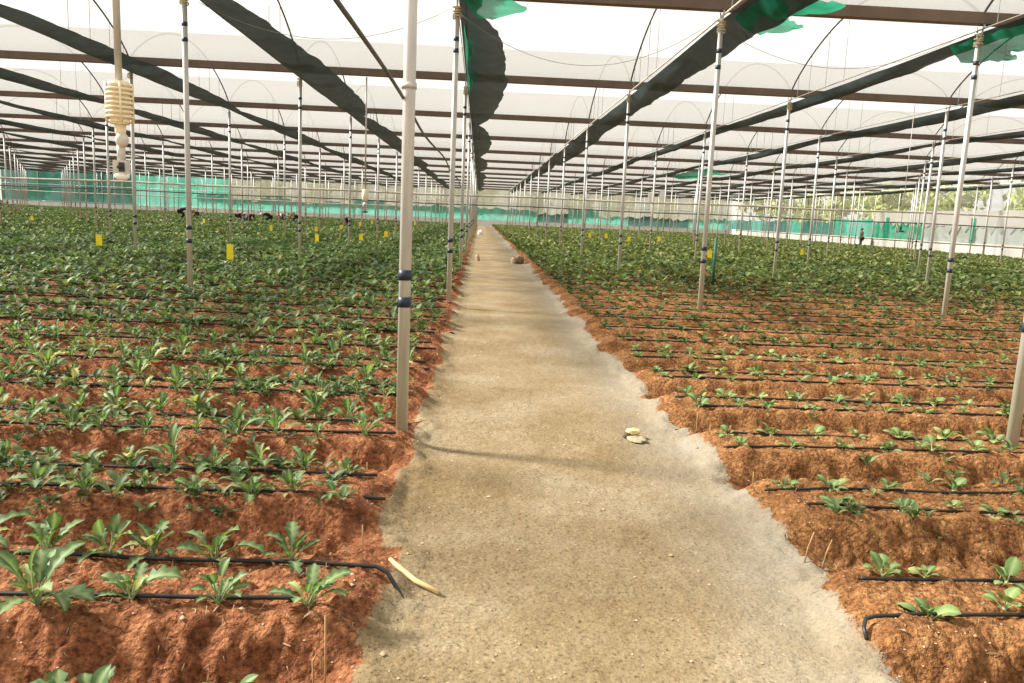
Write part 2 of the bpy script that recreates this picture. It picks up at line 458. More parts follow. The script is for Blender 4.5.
gb = MB()
prof = [(-.10, .08), (-.12, .09), (-.085, -.07), (.085, -.07), (.12, .09), (.10, .08), (.07, -.055), (-.07, -.055)]
for x in (LEFT, RIGHT):
    for (py, pz) in prof: gb.v.append(Vector((x, py, pz)))
k = len(prof)
for i in range(k): gb.f.append((i, (i+1) % k, k+(i+1) % k, k+i))
gutter_me = gb.mesh('roof_gutter', M['gutter'], False)
for n in range(1, 15):
    o = use('roof_gutter', gutter_me, None, (0, row_y(n), GUT))
    tag(o, 'brown roof gutter over the %s cross row of posts' % ordinal(n), 'gutter', 'roof gutters across the post rows')

# ------------------------------------------------------------------ posts
def post_mesh(n, r):
    return MB().tube([(0, 0, -.35), (0, 0, POST_TOP)], r, n).mesh('shaft', M['post'])
shaft_near, shaft_mid, shaft_far = post_mesh(20, .038), post_mesh(12, .040), post_mesh(8, .040)
tape_me = MB().tube([(0, 0, -.032), (0, 0, .032)], .0425, 16).mesh('tape_band', M['tape'])
tie_me = MB().tube([(0, 0, -.03), (0, 0, .03)], .046, 10).mesh('clamp', M['steel'])
bk = MB().tube([(0, 0, -.12), (0, -.10, .16)], .014, 6).tube([(0, 0, -.12), (0, .10, .16)], .014, 6)
bracket_me = bk.mesh('bracket', M['steel'])
random.seed(5)
for n in range(1, 14):
    for c in range(-15, 9):
        x, y = col_x(c), row_y(n)
        p = project(x, y, 1.5)
        if p is None or not (-25 < p[0] < 1050): continue
        g = ground_z(x, y)
        e = empty('support_post', (x, y, 0), (random.uniform(-.004, .004), random.uniform(-.004, .004), 0))
        if c == 0: where = 'line along the path edge'
        else: where = '%s line %s' % (ordinal(abs(c)), 'right of the path' if c > 0 else 'left of the path-edge posts')
        tag(e, 'white steel post, %s cross row, %s' % (ordinal(n), where), 'post', 'roof support posts')
        use('shaft', shaft_near if n == 1 else shaft_mid if n < 4 else shaft_far, e)
        use('bracket', bracket_me, e, (0, 0, POST_TOP))
        if n <= 8:
            hs = [.965+random.uniform(-.02, .02), .79+random.uniform(-.02, .02)]
            if n <= 5 and n > 1: hs += [4.0+random.uniform(-.03, .03), 3.79+random.uniform(-.03, .03)]
            for h in hs: use('tape_band', tape_me, e, (0, 0, h))
        if n == 1: use('clamp', tie_me, e, (0, 0, 2.12), sc=(1, 1, .6))

# ------------------------------------------------------------------ shade nets gathered under the roof
NETS = {}
for c in range(-15, 9):
    X = col_x(c)
    first = 2 if abs(c) < 3 else 3 if abs(c) < 5 else 4 if abs(c) < 6 else 5 if abs(c) < 8 else 6 if abs(c) < 9 else 7
    if c == 0: first = 1.4
    ya = row_y(first)-(3.6 if c else 0); yb = BACK-.5
    V, ys_ = [], []
    y = ya
    while y < yb:
        ys_.append(y); y += max(.16, .012*y)
    K = 9
    phase = 1 if True else 0
    for y in ys_:
        s = (y-row_y(2))/(2*ROWS); span = math.floor(s); t = s-span
        rr = np.random.RandomState(abs(int(span*31+c*7+500))); Wm = rr.uniform(.60, .95); pin = rr.uniform(.18, .36); sk = rr.uniform(.75, 1.3); dr = rr.uniform(.15, .5)
        if c == 0: Wm = .92 if span == 0 else .78; pin = .24; sk = .82; dr = .25
        if c == 1: Wm *= .62; pin += .10; dr += .22
        if c > 1: Wm *= .50; pin += .08; dr *= .5
        if c < 0: Wm = Wm*1.08+.05; pin += .10; dr = 0
        q = math.sin(PI*t**sk)**.65
        w = pin+(Wm-pin)*q
        w += .07*(vnoise(np.array([y*1.3]), np.array([c*9.]), 71)[0]-.5)+.05*(vnoise(np.array([y*4.]), np.array([c*5.]), 72)[0]-.5)
        zt = 4.50-.05*q
        for k in range(K):
            u = k/(K-1)
            fold = .05*(vnoise(np.array([y*1.1+k*3.7]), np.array([c*3.+k*1.3]), 73)[0]-.5)
            V.append((X+.03+w*u, y, zt-dr*.5*u*u-.16*4*u*(1-u)*q+fold*(1 if 0 < k else .3)))
    V = np.array(V); ny = len(ys_)
    i = (np.arange(ny-1)[:, None]*K+np.arange(K-1)[None, :]).ravel()
    e = empty('shade_net', (X, 0, 4.5)); NETS[c] = e
    side = 'over the post line beside the path' if c == 0 else 'over the %s post line %s' % (ordinal(abs(c)), 'right of the path' if c > 0 else 'left of the path-edge posts')
    tag(e, 'dark green shade net bundle %s' % side, 'net', 'gathered shade nets')
    V[:, 0] -= X; V[:, 2] -= 4.5
    fast_mesh('net_sheet', V, np.stack([i, i+1, i+K+1, i+K], 1), M['net'], e)
    if c > 0:
        MB().tube([(-.01, yq, .02) for yq in np.arange(ya, yb, 6)], .016 if c == 1 else .011, 6).build('edge_pipe', M['rail'] if c == 1 else M['edge'], e)
    else:
        MB().tube([(0, yq, .02) for yq in np.arange(ya, yb, 6)], .008, 5).build('edge_wire', M['wire'], e)
    # thin hangers from the roof hoops
    hw = MB()
    for n in range(2, 9):
        for t in (.62, .74, .86, .95):
            yq = row_y(n-1)+ROWS*t
            if yq > ya+.5: hw.tube([(.02, yq, 0), (.02, yq, roof_curve(t)-4.53)], .006 if n < 5 else .009, 4, False)
    o = hw.build('hanger_wires', M['wire'], e); o['kind'] = 'stuff'
    # rope lashings at the nearest posts
    if abs(c) <= 2:
        for n in (2, 3):
            if row_y(n) > ya:
                tb = MB()
                for q in range(4): tb.tube([(.06*math.cos(a), row_y(n)+.06*math.sin(a), -.05-.05*q+.02*math.sin(a+q)) for a in np.linspace(0, 2*PI, 11)], .012, 5)
                tb.build('lashing', M['rope'], e)
# folded-back net ends and one edge strip, light on them put into brighter green
def net_rag(name, pts, wid, c, seed, m):
    rr = np.random.RandomState(seed); V = []; K = 8; pts = [Vector(p) for p in pts]; n = 22
    Xc = col_x(c)
    for i in range(n):
        s = i/(n-1)*(len(pts)-1); k = min(int(s), len(pts)-2); p = pts[k].lerp(pts[k+1], s-k)
        for q in range(K):
            u = q/(K-1); V.append((p.x-Xc+wid*u*(.8+.3*math.sin(i*.5)), p.y, p.z-4.5-.07-.24*u-.10*math.sin(u*PI)+.05*rr.rand()))
    V = np.array(V); i = (np.arange(n-1)[:, None]*K+np.arange(K-1)[None, :]).ravel()
    o = fast_mesh(name, V, np.stack([i, i+1, i+K+1, i+K], 1), m, NETS[c])
net_rag('net_lit_part', [(-.4, 9.4, 4.45), (-.38, 12.3, 4.5)], .85, 0, 3, M['netg'])
net_rag('net_lit_part', [(3.72, 10.2, 4.42), (3.70, 12.4, 4.50)], .75, 1, 4, M['netg'])
net_rag('net_lit_part', [(7.72, 11.6, 4.44), (7.70, 13.6, 4.5)], .75, 2, 5, M['netg'])
net_rag('net_lit_part', [(11.95, 42.0, 4.30), (11.90, 50.5, 4.35)], 1.1, 3, 6, M['netg'])

net_rag('net_lit_part', [(-.37, 13.4, 4.40), (-.38, 16.0, 4.36), (-.40, 19.4, 4.42)], .13, 0, 8, M['netg'])  # lit left edge of the net beside the path, painted as a bright green strip
# sagging wires between the post tops of the second row
for (c, lab, sag) in ((-1, 'thin wire sagging across from left post line to the path-edge post', .55), (0, 'thin wire sagging over the path between second row posts', .75), (1, 'thin wire sagging between first and second post lines right of path', .6)):
    a, b = Vector((col_x(c), row_y(2)+.3, 4.45)), Vector((col_x(c+1), row_y(2)+.3, 4.55))
    o = MB().tube([a.lerp(b, t)+Vector((0, 0, -sag*4*t*(1-t))) for t in np.linspace(0, 1, 19)], .004, 4).build('sagging_wire', M['wire'])
    tag(o, lab, 'wire', 'wires sagging between post tops')

# ------------------------------------------------------------------ walls
def strip(name, p0, p1, z0, z1, m, parent, thick=.02, top=None, nseg=8, seed=0, wav=.06):
    """upright sheet from p0 to p1 with a slightly wavy body; top = function giving a ragged upper edge"""
    d = Vector((p1[0]-p0[0], p1[1]-p0[1], 0)); nrm = Vector((-d.y, d.x, 0)).normalized(); rr = random.Random(seed)
    V, Fc = [], []
    for i in range(nseg+1):
        t = i/nseg; b = Vector((p0[0], p0[1], 0))+d*t; off = rr.uniform(-wav, wav)
        zt = z1+(top(t, rr) if top else 0)
        V += [b+nrm*off*.3+Vector((0, 0, z0)), b+nrm*off+Vector((0, 0, (z0+zt)/2)), b+nrm*off*.4+Vector((0, 0, zt))]
    for i in range(nseg):
        for k in (0, 1): Fc.append((3*i+k, 3*i+3+k, 3*i+4+k, 3*i+1+k))
    return mesh_obj(name, V, Fc, m, parent, True)
def wall_root(name, label):
    e = empty(name); tag(e, label, 'wall', kind='structure'); return e
wb = wall_root('wall_back', 'far end wall of dusty film with teal net band above a limewashed kerb')
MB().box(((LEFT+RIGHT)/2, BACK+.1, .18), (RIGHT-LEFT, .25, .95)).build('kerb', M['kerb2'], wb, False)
random.seed(8)
for c in range(-16, 9):
    xa, xb = max(col_x(c), LEFT), min(col_x(c+1), RIGHT)
    if xb-xa < .3: continue
    MB().tube([(xa, BACK-.05, 0), (xa, BACK-.05, 5.6)], .045, 6).build('wall_post', M['rail'], wb)
    if c >= 1 or c < -16: dn = random.uniform(1.7, 2.6)
    elif c <= -11: dn = 4.6
    else: dn = random.uniform(1.9, 2.5)
    if c <= -12: mt, dn = M['dteal'], 4.8
    elif c <= -10: mt, dn = M['teal'], 5.0
    elif c in (2, 5, 6): mt = M['dteal']
    else: mt = M['teal']
    rag = (lambda t, r: r.uniform(-.25, .25)) if dn < 4 else None
    if c <= -12: strip('net_panel', (xa, BACK), (xb, BACK), .6, 2.3, M['dteal'], wb, seed=c+40)
    elif dn > 4: strip('net_panel', (xa, BACK), (xb, BACK), .6, dn, mt, wb, seed=c+40)
    else: strip('net_panel', (xa, BACK), (xb, BACK), .6, dn, mt, wb, top=rag, seed=c+40)
    if dn < 4 or c <= -12: strip('film_panel', (xa, BACK+.06), (xb, BACK+.06), 1.5 if dn < 4 else 2.3, 6.4, (M['clear'] if c > -9 else M['teal']) if c > -12 else M['dteal'], wb, seed=c+90)
for z, r in ((2.9, .04), (4.67, .05), (.75, .03)):
    MB().tube([(LEFT, BACK-.12, z), (RIGHT, BACK-.12, z)], r, 6).build('wall_rail', M['rail'], wb)
wr = wall_root('wall_right', 'right side wall of white and grey plastic sheets below open netting')
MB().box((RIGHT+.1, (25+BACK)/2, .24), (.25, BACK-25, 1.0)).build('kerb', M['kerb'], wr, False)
yy = 25.0; kk = 0
while yy < BACK:
    y2 = min(yy+3.85, BACK); mid = (yy+y2)/2
    MB().tube([(RIGHT-.05, yy, 0), (RIGHT-.05, yy, 5.6)], .045, 6).build('wall_post', M['rail'], wr)
    if mid > 75: low, top = M['dteal'] if kk % 3 else M['teal'], 2.0
    elif 69 < mid <= 75: low, top = M['teal'], 2.3
    elif 66.5 < mid <= 69: low, top = M['whitefilm'], 2.6
    elif 60 < mid <= 66.5: low, top = M['netg'], 2.2
    else: low, top = M['greyfilm'], 2.0
    strip('film_sheet', (RIGHT, yy), (RIGHT, y2), .7, top, low, wr, seed=kk, top=lambda t, r: r.uniform(-.1, .1))
    if mid <= 66.5:   # ragged white sheet hung above the grey one
        strip('torn_sheet', (RIGHT-.06, yy), (RIGHT-.06, y2), top-.05, 3.0, M['whitefilm'], wr, seed=kk+200)
        rr = random.Random(kk+7); V, Fc = [], []
        for q in range(9):
            yq = yy+(y2-yy)*q/8; V += [(RIGHT-.07, yq, top), (RIGHT-.07, yq, top-(rr.uniform(.1, .7) if q % 2 else .05))]
        for q in range(8): Fc.append((2*q, 2*q+2, 2*q+3, 2*q+1))
        mesh_obj('torn_edge', V, Fc, M['whitefilm'], wr)
    upper = M['greyfilm'] if mid < 49 else M['open']
    strip('upper_sheet', (RIGHT+.05, yy), (RIGHT+.05, y2), 3.0 if mid <= 66.5 else top, 5.0, upper, wr, seed=kk+300)
    if mid < 66 and kk % 3 == 1:
        strip('green_strip', (RIGHT-.1, yy+1.2), (RIGHT-.1, yy+1.75), .7, 2.5, M['netg'], wr, seed=kk+400)
    yy = y2; kk += 1
for z, r in ((.75, .03), (4.67, .05)):
    MB().tube([(RIGHT-.12, 25, z), (RIGHT-.12, BACK, z)], r, 6).build('wall_rail', M['rail'], wr)
wl = wall_root('wall_left', 'left side wall of grey film and posts at far left')
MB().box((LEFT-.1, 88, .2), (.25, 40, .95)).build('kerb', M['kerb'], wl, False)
for i in range(10):
    ya_, yb_ = 70+3.85*i, 70+3.85*(i+1)
    if ya_ > BACK: break
    yb_ = min(yb_, BACK)
    strip('film_sheet', (LEFT, ya_), (LEFT, yb_), .6, 5.0, M['greyfilm'], wl, seed=i+600)
    MB().tube([(LEFT+.05, ya_, 0), (LEFT+.05, ya_, 5.4)], .045, 6).build('wall_post', M['rail'], wl)

# trees beyond the walls
random.seed(21)
def tree(x, y, h, r, label, idx):
    e = empty('tree', (x, y, -.26)); tag(e, label, 'tree', 'trees outside the walls')
    MB().tube([(0, 0, 0), (.1, .05, h*.4), (.05, .1, h*.75)], [.16, .12, .05], 7).build('trunk', M['bark'], e)
    rg = np.random.RandomState(idx); n = 700
    blobs = rg.normal(size=(9, 3))*np.array([r*.45, r*.45, h*.16])+np.array([0, 0, h*.62])
    ctr = blobs[rg.randint(0, 9, n)]+rg.normal(size=(n, 3))*np.array([r*.25, r*.25, h*.10])
    ctr[:, 2] = np.maximum(ctr[:, 2], .6)
    a = rg.normal(size=(n, 3)); a /= np.linalg.norm(a, axis=1)[:, None]; b = np.cross(a, rg.normal(size=(n, 3))); b /= np.linalg.norm(b, axis=1)[:, None]
    s = rg.uniform(.22, .48, n)[:, None]
    V = np.stack([ctr-a*s, ctr+b*s*.5, ctr+a*s, ctr-b*s*.5], 1).reshape(-1, 3)
    fast_mesh('crown', V, np.arange(4*n).reshape(-1, 4), M['tree'], e, False, {'tint': np.repeat(rg.uniform(0, .55, n), 4), 'vein': np.zeros(4*n)})
k = 0
for i in range(11):
    k += 1; tree(RIGHT+random.uniform(4, 9), 46+i*6.2, random.uniform(5.5, 8), random.uniform(1.8, 2.3), 'yellow-green tree outside the right wall, %s from the near end' % ordinal(i+1), k)
for i in range(16):
    k += 1; tree(-60+i*6.1+random.uniform(-1, 1), BACK+random.uniform(4, 9), random.uniform(5, 7.5), random.uniform(1.8, 2.3), 'dusty green tree beyond the far end wall, %s from its left end' % ordinal(i+1), k)

# ------------------------------------------------------------------ plants
def leaf_geo(L, W, pet, e0, bend, lobes, fold, seg, seed, petseg=2, petw=.004, cup=0.0):
    """one leaf from the crown at the origin heading +X; returns verts, quads, vein attr"""
    rg = np.random.RandomState(seed)
    n = seg+1; V, Fq, vein = [], [], []
    # spine
    tot = petseg+seg; pos = np.array([0., 0., 0.]); el = e0; side = rg.uniform(-.25, .25); az = 0
    spine = [pos.copy()]; dirs = []
    for i in range(tot):
        st = pet/petseg if i < petseg else (L-pet)/seg
        d = np.array([math.cos(el)*math.cos(az), math.cos(el)*math.sin(az), math.sin(el)]); dirs.append(d)
        pos = pos+d*st; spine.append(pos.copy()); el -= bend/tot*(.5 if i < petseg else 1.3); az += side/tot
    dirs.append(dirs[-1])
    # petiole: flat triangular prism
    for i in range(petseg+1):
        p = spine[i]; d = dirs[i]; rtv = np.array([-d[1], d[0], 0]); rtv /= max(1e-6, np.linalg.norm(rtv)); upv = np.cross(d, rtv)*-1
        w = petw*(1.3-.5*i/petseg)
        V += [p-rtv*w, p+rtv*w, p+upv*w*-1.2]; vein += [1, 1, 1]
    for i in range(petseg):
        a = 3*i
        for q in range(3): Fq.append((a+q, a+(q+1) % 3, a+3+(q+1) % 3, a+3+q))
    base = len(V)
    for i in range(seg+1):
        t = i/seg; p = spine[petseg+i]; d = dirs[petseg+i]
        rtv = np.array([-d[1], d[0], 0]); rtv /= max(1e-6, np.linalg.norm(rtv)); upv = np.cross(d, rtv)
        if upv[2] < 0: upv = -upv
        if lobes:
            w = W*(math.sin(PI*min(1, .07+.93*t**.85))**.75)*(.45+.75*t if t < .75 else 1.0)
            w *= (1.18 if i % 2 else .62) if 0 < i < seg-1 else 1
        else:
            w = W*math.sin(PI*(.06+.94*t)**.9)**.6
        if i == seg: w = W*.06
        dz = fold*w
        cu = cup*w
        for sgn in (-1, 1):
            j = rg.uniform(.88, 1.12)
            V.append(p+sgn*rtv*w*j+upv*(dz+rg.uniform(-.06, .06)*W-cu*.5)+d*(.10*W if (lobes and i % 2) else 0)); vein.append(0)
            V.append(p+sgn*rtv*w*.5*j+upv*(dz*.62+cu*.25)); vein.append(.15)
        V.append(p); vein.append(.8)
    for i in range(seg):
        a = base+5*i; b = a+5
        # order: outer-left a, mid-left a+1, outer-right a+2, mid-right a+3, spine a+4
        Fq += [(a, a+1, b+1, b), (a+1, a+4, b+4, b+1), (a+4, a+3, b+3, b+4), (a+3, a+2, b+2, b+3)]
    return np.array(V), np.array(Fq), np.array(vein)
def leaf_mesh(kind, seed):
    rg = random.Random(seed)
    if kind == 'L':
        L = rg.uniform(.13, .20)
        V, Fq, ve = leaf_geo(L, L*rg.uniform(.15, .20), L*rg.uniform(.28, .40), rg.uniform(.7, 1.15), rg.uniform(.7, 1.5), True, rg.uniform(.25, .5), 9, seed, 2, .0035)
    elif kind == 'S':
        L = rg.uniform(.13, .18)
        V, Fq, ve = leaf_geo(L, L*rg.uniform(.10, .14), L*rg.uniform(.45, .6), rg.uniform(1.1, 1.4), rg.uniform(.5, 1.4), False, .35, 6, seed, 3, .003)
    else:
        L = rg.uniform(.085, .125)
        V, Fq, ve = leaf_geo(L, L*rg.uniform(.21, .27), L*rg.uniform(.32, .46), rg.uniform(.55, 1.15), rg.uniform(.6, 1.4), False, rg.uniform(.15, .4), 6, seed, 2, .0028, .25)
    me = bpy.data.meshes.new('leaf'); me.from_pydata(V.tolist(), [], Fq.tolist()); me.update(); me.shade_smooth()
    me.materials.append(M['leafR'] if kind == 'R' else M['leafL'])
    for nm, v in (('vein', ve), ('tint', np.full(len(V), rg.uniform(0, .55) if rg.random() > .07 else .72))):
        a = me.attributes.new(nm, 'FLOAT', 'POINT'); a.data.foreach_set('value', v.astype(np.float32))
    return me
LEAVES = {k: [leaf_mesh(k, 100*i+q) for q in range(14)] for i, k in enumerate('LSR')}
crown_me = MB().lathe([(.0, -.03), (.008, -.02), (.009, .0), (.006, .012), (0, .018)], n=7).mesh('crown', simple('plant_crown', (.32, .33, .16), .7))
prand = random.Random(77)
def plant(x, y, kind, size, label, group):
    z = ground_z(x, y)
    e = empty('seedling', (x, y, z-.004), (0, 0, prand.uniform(0, 2*PI)))
    e.scale = (size,)*3
    tag(e, label, 'plant', group)
    use('crown', crown_me, e)
    n = prand.randint(8, 13) if kind == 'L' else prand.randint(5, 8)
    a0 = prand.uniform(0, 2*PI)
    for i in range(n):
        k = kind if not (kind == 'L' and prand.random() < .25) else 'S'
        s = prand.uniform(.7, 1.15)
        az = a0+i*2.4+prand.uniform(-.35, .35)
        use('leaf', prand.choice(LEAVES[k]), e, (0, 0, 0), (prand.uniform(-.25, .25), prand.uniform(-.45, .25), az), (s, s*prand.uniform(.85, 1.15), s))
    return e
GAP = .15
def line_name(j, near, side):
    b = 'nearest bed edge' if j < 0 else '%s bed' % ordinal(j+1)
    return '%s hose of %s %s of path' % ('near' if near else 'far', b, side)
count = {'L': 0, 'R': 0}
FIX = {('L', 0, 1): [-.56, -.88, -1.18, -1.47, -1.80, -2.1], ('L', 0, 0): [-.70, -1.00, -1.25, -1.42, -1.64, -1.95, -2.25],
       ('R', 0, 1): [1.70, 2.02, 2.32], ('R', 0, 0): [1.70, 1.88, 2.19, 2.45], ('R', 1, 1): [1.86, 2.18, 2.47, 2.67, 2.95], ('R', 1, 0): [1.70, 1.94, 2.28, 2.66, 3.05, 3.3],
       ('L', -1, 0): [-.50, -.64, -.98, -1.09]}
INDIV_LAST = {'L': 5, 'R': 5}
for sd, side in (('L', 'left'), ('R', 'right')):
    for j in range(-1, INDIV_LAST[sd]+1):
        for near in (1, 0):
            yl = BED0+PITCH_B*j+(-GAP if near else GAP)
            xs = FIX.get((sd, j, near))
            if xs is None:
                if j < 0: continue
                lim = -(.62*yl+.1) if sd == 'L' else .70*yl+.12
                xs = []; x = (-.56-prand.uniform(0, .12)) if sd == 'L' else 1.68+prand.uniform(0, .12)
                while (x > lim if sd == 'L' else x < lim):
                    xs.append(x); x += (-1 if sd == 'L' else 1)*(prand.uniform(.19, .29) if sd == 'L' else prand.uniform(.25, .34))
            for i, x in enumerate(xs):
                lab = '%s seedling by %s, %s plant from path' % ('lobed-leaf' if sd == 'L' else 'round-leaf', line_name(j, near, side), ordinal(i+1))
                sz = (prand.uniform(.85, 1.2) if j < 1 else prand.uniform(.6, 1.2)) if sd == 'L' else prand.uniform(.85, 1.25)
                if sd == 'L' and j == 0: sz *= 1.08
                yo = prand.uniform(-.05, .05)-(.05 if near else -.05)*(sd == 'L')
                plant(x, yl+yo, sd, sz, lab, 'seedlings on the %s beds' % side); count[sd] += 1
print('individual plants', count)

# the rest of the crop: too many to count, one object a side
def plant_template(kind, nleaf, seg, seed, petseg=1):
    rg = random.Random(seed); VV, FF, TT, n0 = [], [], [], 0
    for i in range(nleaf):
        L = rg.uniform(.11, .19)
        w = .17 if kind == 'L' else .20
        if seg > 1:
            V, Fq, ve = leaf_geo(L, L*w, L*.33, rg.uniform(.5, 1.2), rg.uniform(.6, 1.4), False, .3, seg, seed*50+i, 1, .003)
        else:
            el = rg.uniform(.45, 1.1); c, s = math.cos(el), math.sin(el)
            V = np.array([(.02, 0, 0), (L*.55*c, -L*w*1.1, L*.55*s), (L*c, 0, L*s*.75), (L*.6*c, L*w*1.1, L*.55*s)]); Fq = np.array([(0, 1, 2, 3)])
        a = i*2.4+rg.uniform(-.3, .3); ca, sa = math.cos(a), math.sin(a)
        V = V @ np.array([[ca, sa, 0], [-sa, ca, 0], [0, 0, 1]])
        VV.append(V); FF.append(Fq+n0); TT.append(np.full(len(V), rg.uniform(0, .45))); n0 += len(V)
    return np.concatenate(VV), np.concatenate(FF), np.concatenate(TT)
def scatter(name, pts, sizes, temps, m, label, seed):
    rg = np.random.RandomState(seed); which = rg.randint(0, len(temps), len(pts)); Vs, Fs, Ts, off = [], [], [], 0
    for k, (V, Fq, T) in enumerate(temps):
        P = pts[which == k]; s = sizes[which == k]; n = len(P)
        if not n: continue
        a = rg.uniform(0, 2*PI, n); ca, sa = np.cos(a), np.sin(a)
        X = (V[None, :, 0]*ca[:, None]-V[None, :, 1]*sa[:, None])*s[:, None]+P[:, 0:1]
        Y = (V[None, :, 0]*sa[:, None]+V[None, :, 1]*ca[:, None])*s[:, None]+P[:, 1:2]
        Z = V[None, :, 2]*s[:, None]+P[:, 2:3]
        Vs.append(np.stack([X, Y, Z], 2).reshape(-1, 3))
        Fs.append((Fq[None]+(np.arange(n)*len(V))[:, None, None]).reshape(-1, 4)+off); off += n*len(V)
        Ts.append((T[None, :]+rg.uniform(-.05, .4, n)[:, None]).ravel())
    V = np.concatenate(Vs); T = np.concatenate(Ts)
    o = fast_mesh(name, V, np.concatenate(Fs), m, None, True, {'tint': T, 'vein': np.zeros(len(V))})
    return tag(o, label, 'crop', kind='stuff')
rg = np.random.RandomState(9)
def field_points(sd, jA, jB, step):
    out = []
    for j in range(jA, jB):
        for near in (-1, 1):
            yl = BED0+PITCH_B*j+GAP*near
            if yl > BACK-1: continue
            lo, hi = (max(-.66*yl-1, LEFT+1), -.55) if sd == 'L' else (1.72, min(.76*yl+1, RIGHT-.8))
            x = np.arange(lo, hi, step); x = x+rg.uniform(-.07, .07, len(x))*step/.25; y = yl+rg.uniform(-.07, .07, len(x))
            out.append(np.stack([x, y], 1))
    P = np.concatenate(out); z = height(P[:, 0], P[:, 1])[0]
    return np.column_stack([P, z])
for sd, side in (('L', 'left'), ('R', 'right')):
    j1 = INDIV_LAST[sd]+1
    A = field_points(sd, j1, 26, .19 if sd == 'L' else .25)
    sA = rg.uniform(.8, 1.25, len(A))
    if sd == 'R': sA *= .70+.7*smooth(12, 22, A[:, 1])
    else: sA *= 1.05+.35*smooth(9, 16, A[:, 1])
    ta = [plant_template(sd, 8, 4, 200+k) for k in range(8)]
    scatter('crop_rows', A, sA, ta, M['leafF' if sd == 'L' else 'leafG'], 'rows of leafy green crop in the middle of the %s field' % side, 1)
    B = field_points(sd, 26, 100, .35)
    sB = rg.uniform(1.4, 2.05, len(B))
    tb = [plant_template(sd, 7, 1, 300+k) for k in range(6)]
    scatter('crop_rows', B, sB, tb, M['leafF' if sd == 'L' else 'leafG'], 'dense far crop rows of the %s field below the end wall' % side, 2)

for sd, side, nn in (('L', 'left', 1500), ('R', 'right', 160)):
    y = 3.3+6.5*rg.rand(nn)**.8
    x = -.6-rg.rand(nn)*(.62*y-.4) if sd == 'L' else 1.75+rg.rand(nn)*(.68*y-1.5)
    k = np.abs((y-BED0+PITCH_B/2) % PITCH_B-PITCH_B/2) < .34
    x, y = x[k], y[k]
    P = np.column_stack([x, y, height(x, y)[0]])
    scatter('weeds', P, rg.uniform(.3, .75, len(P)), [plant_template('L', 4+k % 3, 4, 500+k) for k in range(6)], M['leafF'], 'small weedy sprouts between the seedlings on the %s beds' % side, 5)

# ------------------------------------------------------------------ drip hoses
for sd, side in (('L', 'left'), ('R', 'right')):
    for j in range(-1 if sd == 'L' else 0, 17):
        for near in (1, 0):
            yl = BED0+PITCH_B*j+(-GAP if near else GAP)
            far = -(.66*yl+.6) if sd == 'L' else .74*yl+.6
            rg_ = np.random.RandomState(abs(j*4+near*2+(0 if sd == 'L' else 900)+7))
            end = (-.42+rg_.uniform(-.10, .03)) if sd == 'L' else (1.62+rg_.uniform(-.05, .10))
            if sd == 'L' and j == 0: end = -.60 if near else -.36
            if sd == 'R' and j == 0 and near: end = 1.50
            xs = np.linspace(end, far, 60 if j < 6 else 30); yv = yl+.010*np.sin(xs*2.1+rg_.rand()*6)+.002*np.sin(xs*7)
            zz = height(xs, yv)[0]; zz = np.convolve(np.pad(zz, 8, 'edge'), np.ones(17)/17, 'valid')+(.020 if sd == 'L' else .017)
            pts = list(zip(xs, yv, zz))
            s = 1 if sd == 'L' else -1
            if sd == 'L' and (j, near) in ((0, 0),):
                e0 = pts[0]; pts = [(e0[0]+.13*s, e0[1]-.10, PATH_Z+.0), (e0[0]+.09*s, e0[1]-.055, e0[2]-.07), (e0[0]+.045*s, e0[1]-.02, e0[2]-.015)]+pts
            elif sd == 'R' and near and j == 0:
                e0 = pts[0]; pts = [(e0[0]-.075, e0[1]-.10, e0[2]-.035), (e0[0]-.068, e0[1]-.06, e0[2]-.012), (e0[0]-.045, e0[1]-.022, e0[2])]+pts
            o = MB().tube(pts, (.0085 if sd == 'L' else .0075) if j < 3 else .010, 8 if j < 6 else 6).build('drip_hose', M['black'])
            bed = 'bed at the bottom edge' if j < 0 else '%s bed' % ordinal(j+1)
            tag(o, 'black drip hose, %s side of the %s, %s of path' % ('near' if near else 'far', bed, side), 'hose', 'drip hoses on the %s beds' % side)

# ------------------------------------------------------------------ overhead pipes and hose
def hline(name, z, y, r, m, x0, x1, label, cat, dz=0):
    o = MB().tube([(x, y, z+.02*math.sin(x*.7)+dz*x) for x in np.arange(x0, x1, 2.0)], r, 7).build(name, m); tag(o, label, cat); return o
hline('cross_pipe', 2.17, row_y(5)-.08, .042, M['rail'], -34, RIGHT-.3, 'pale horizontal pipe crossing the whole house at head height', 'pipe', .004)
hline('cross_pipe', 1.77, row_y(5)+.08, .024, M['darkpipe'], -34, RIGHT-.3, 'thin darker pipe running just below the pale cross pipe', 'pipe')
hline('cross_pipe', 1.70, row_y(8)-.08, .035, M['rail'], -55, -3, 'second pale pipe further back across the planted beds only', 'pipe')
hz = MB().tube([(COL0-.05-.02*math.sin(y), y, 2.06+.015*math.sin(y*.8)) for y in np.arange(1.2, 21, .4)], .010, 8).build('overhead_hose', M['darkpipe'])
tag(hz, 'dark hose running overhead along the path-edge posts to the third post', 'hose')

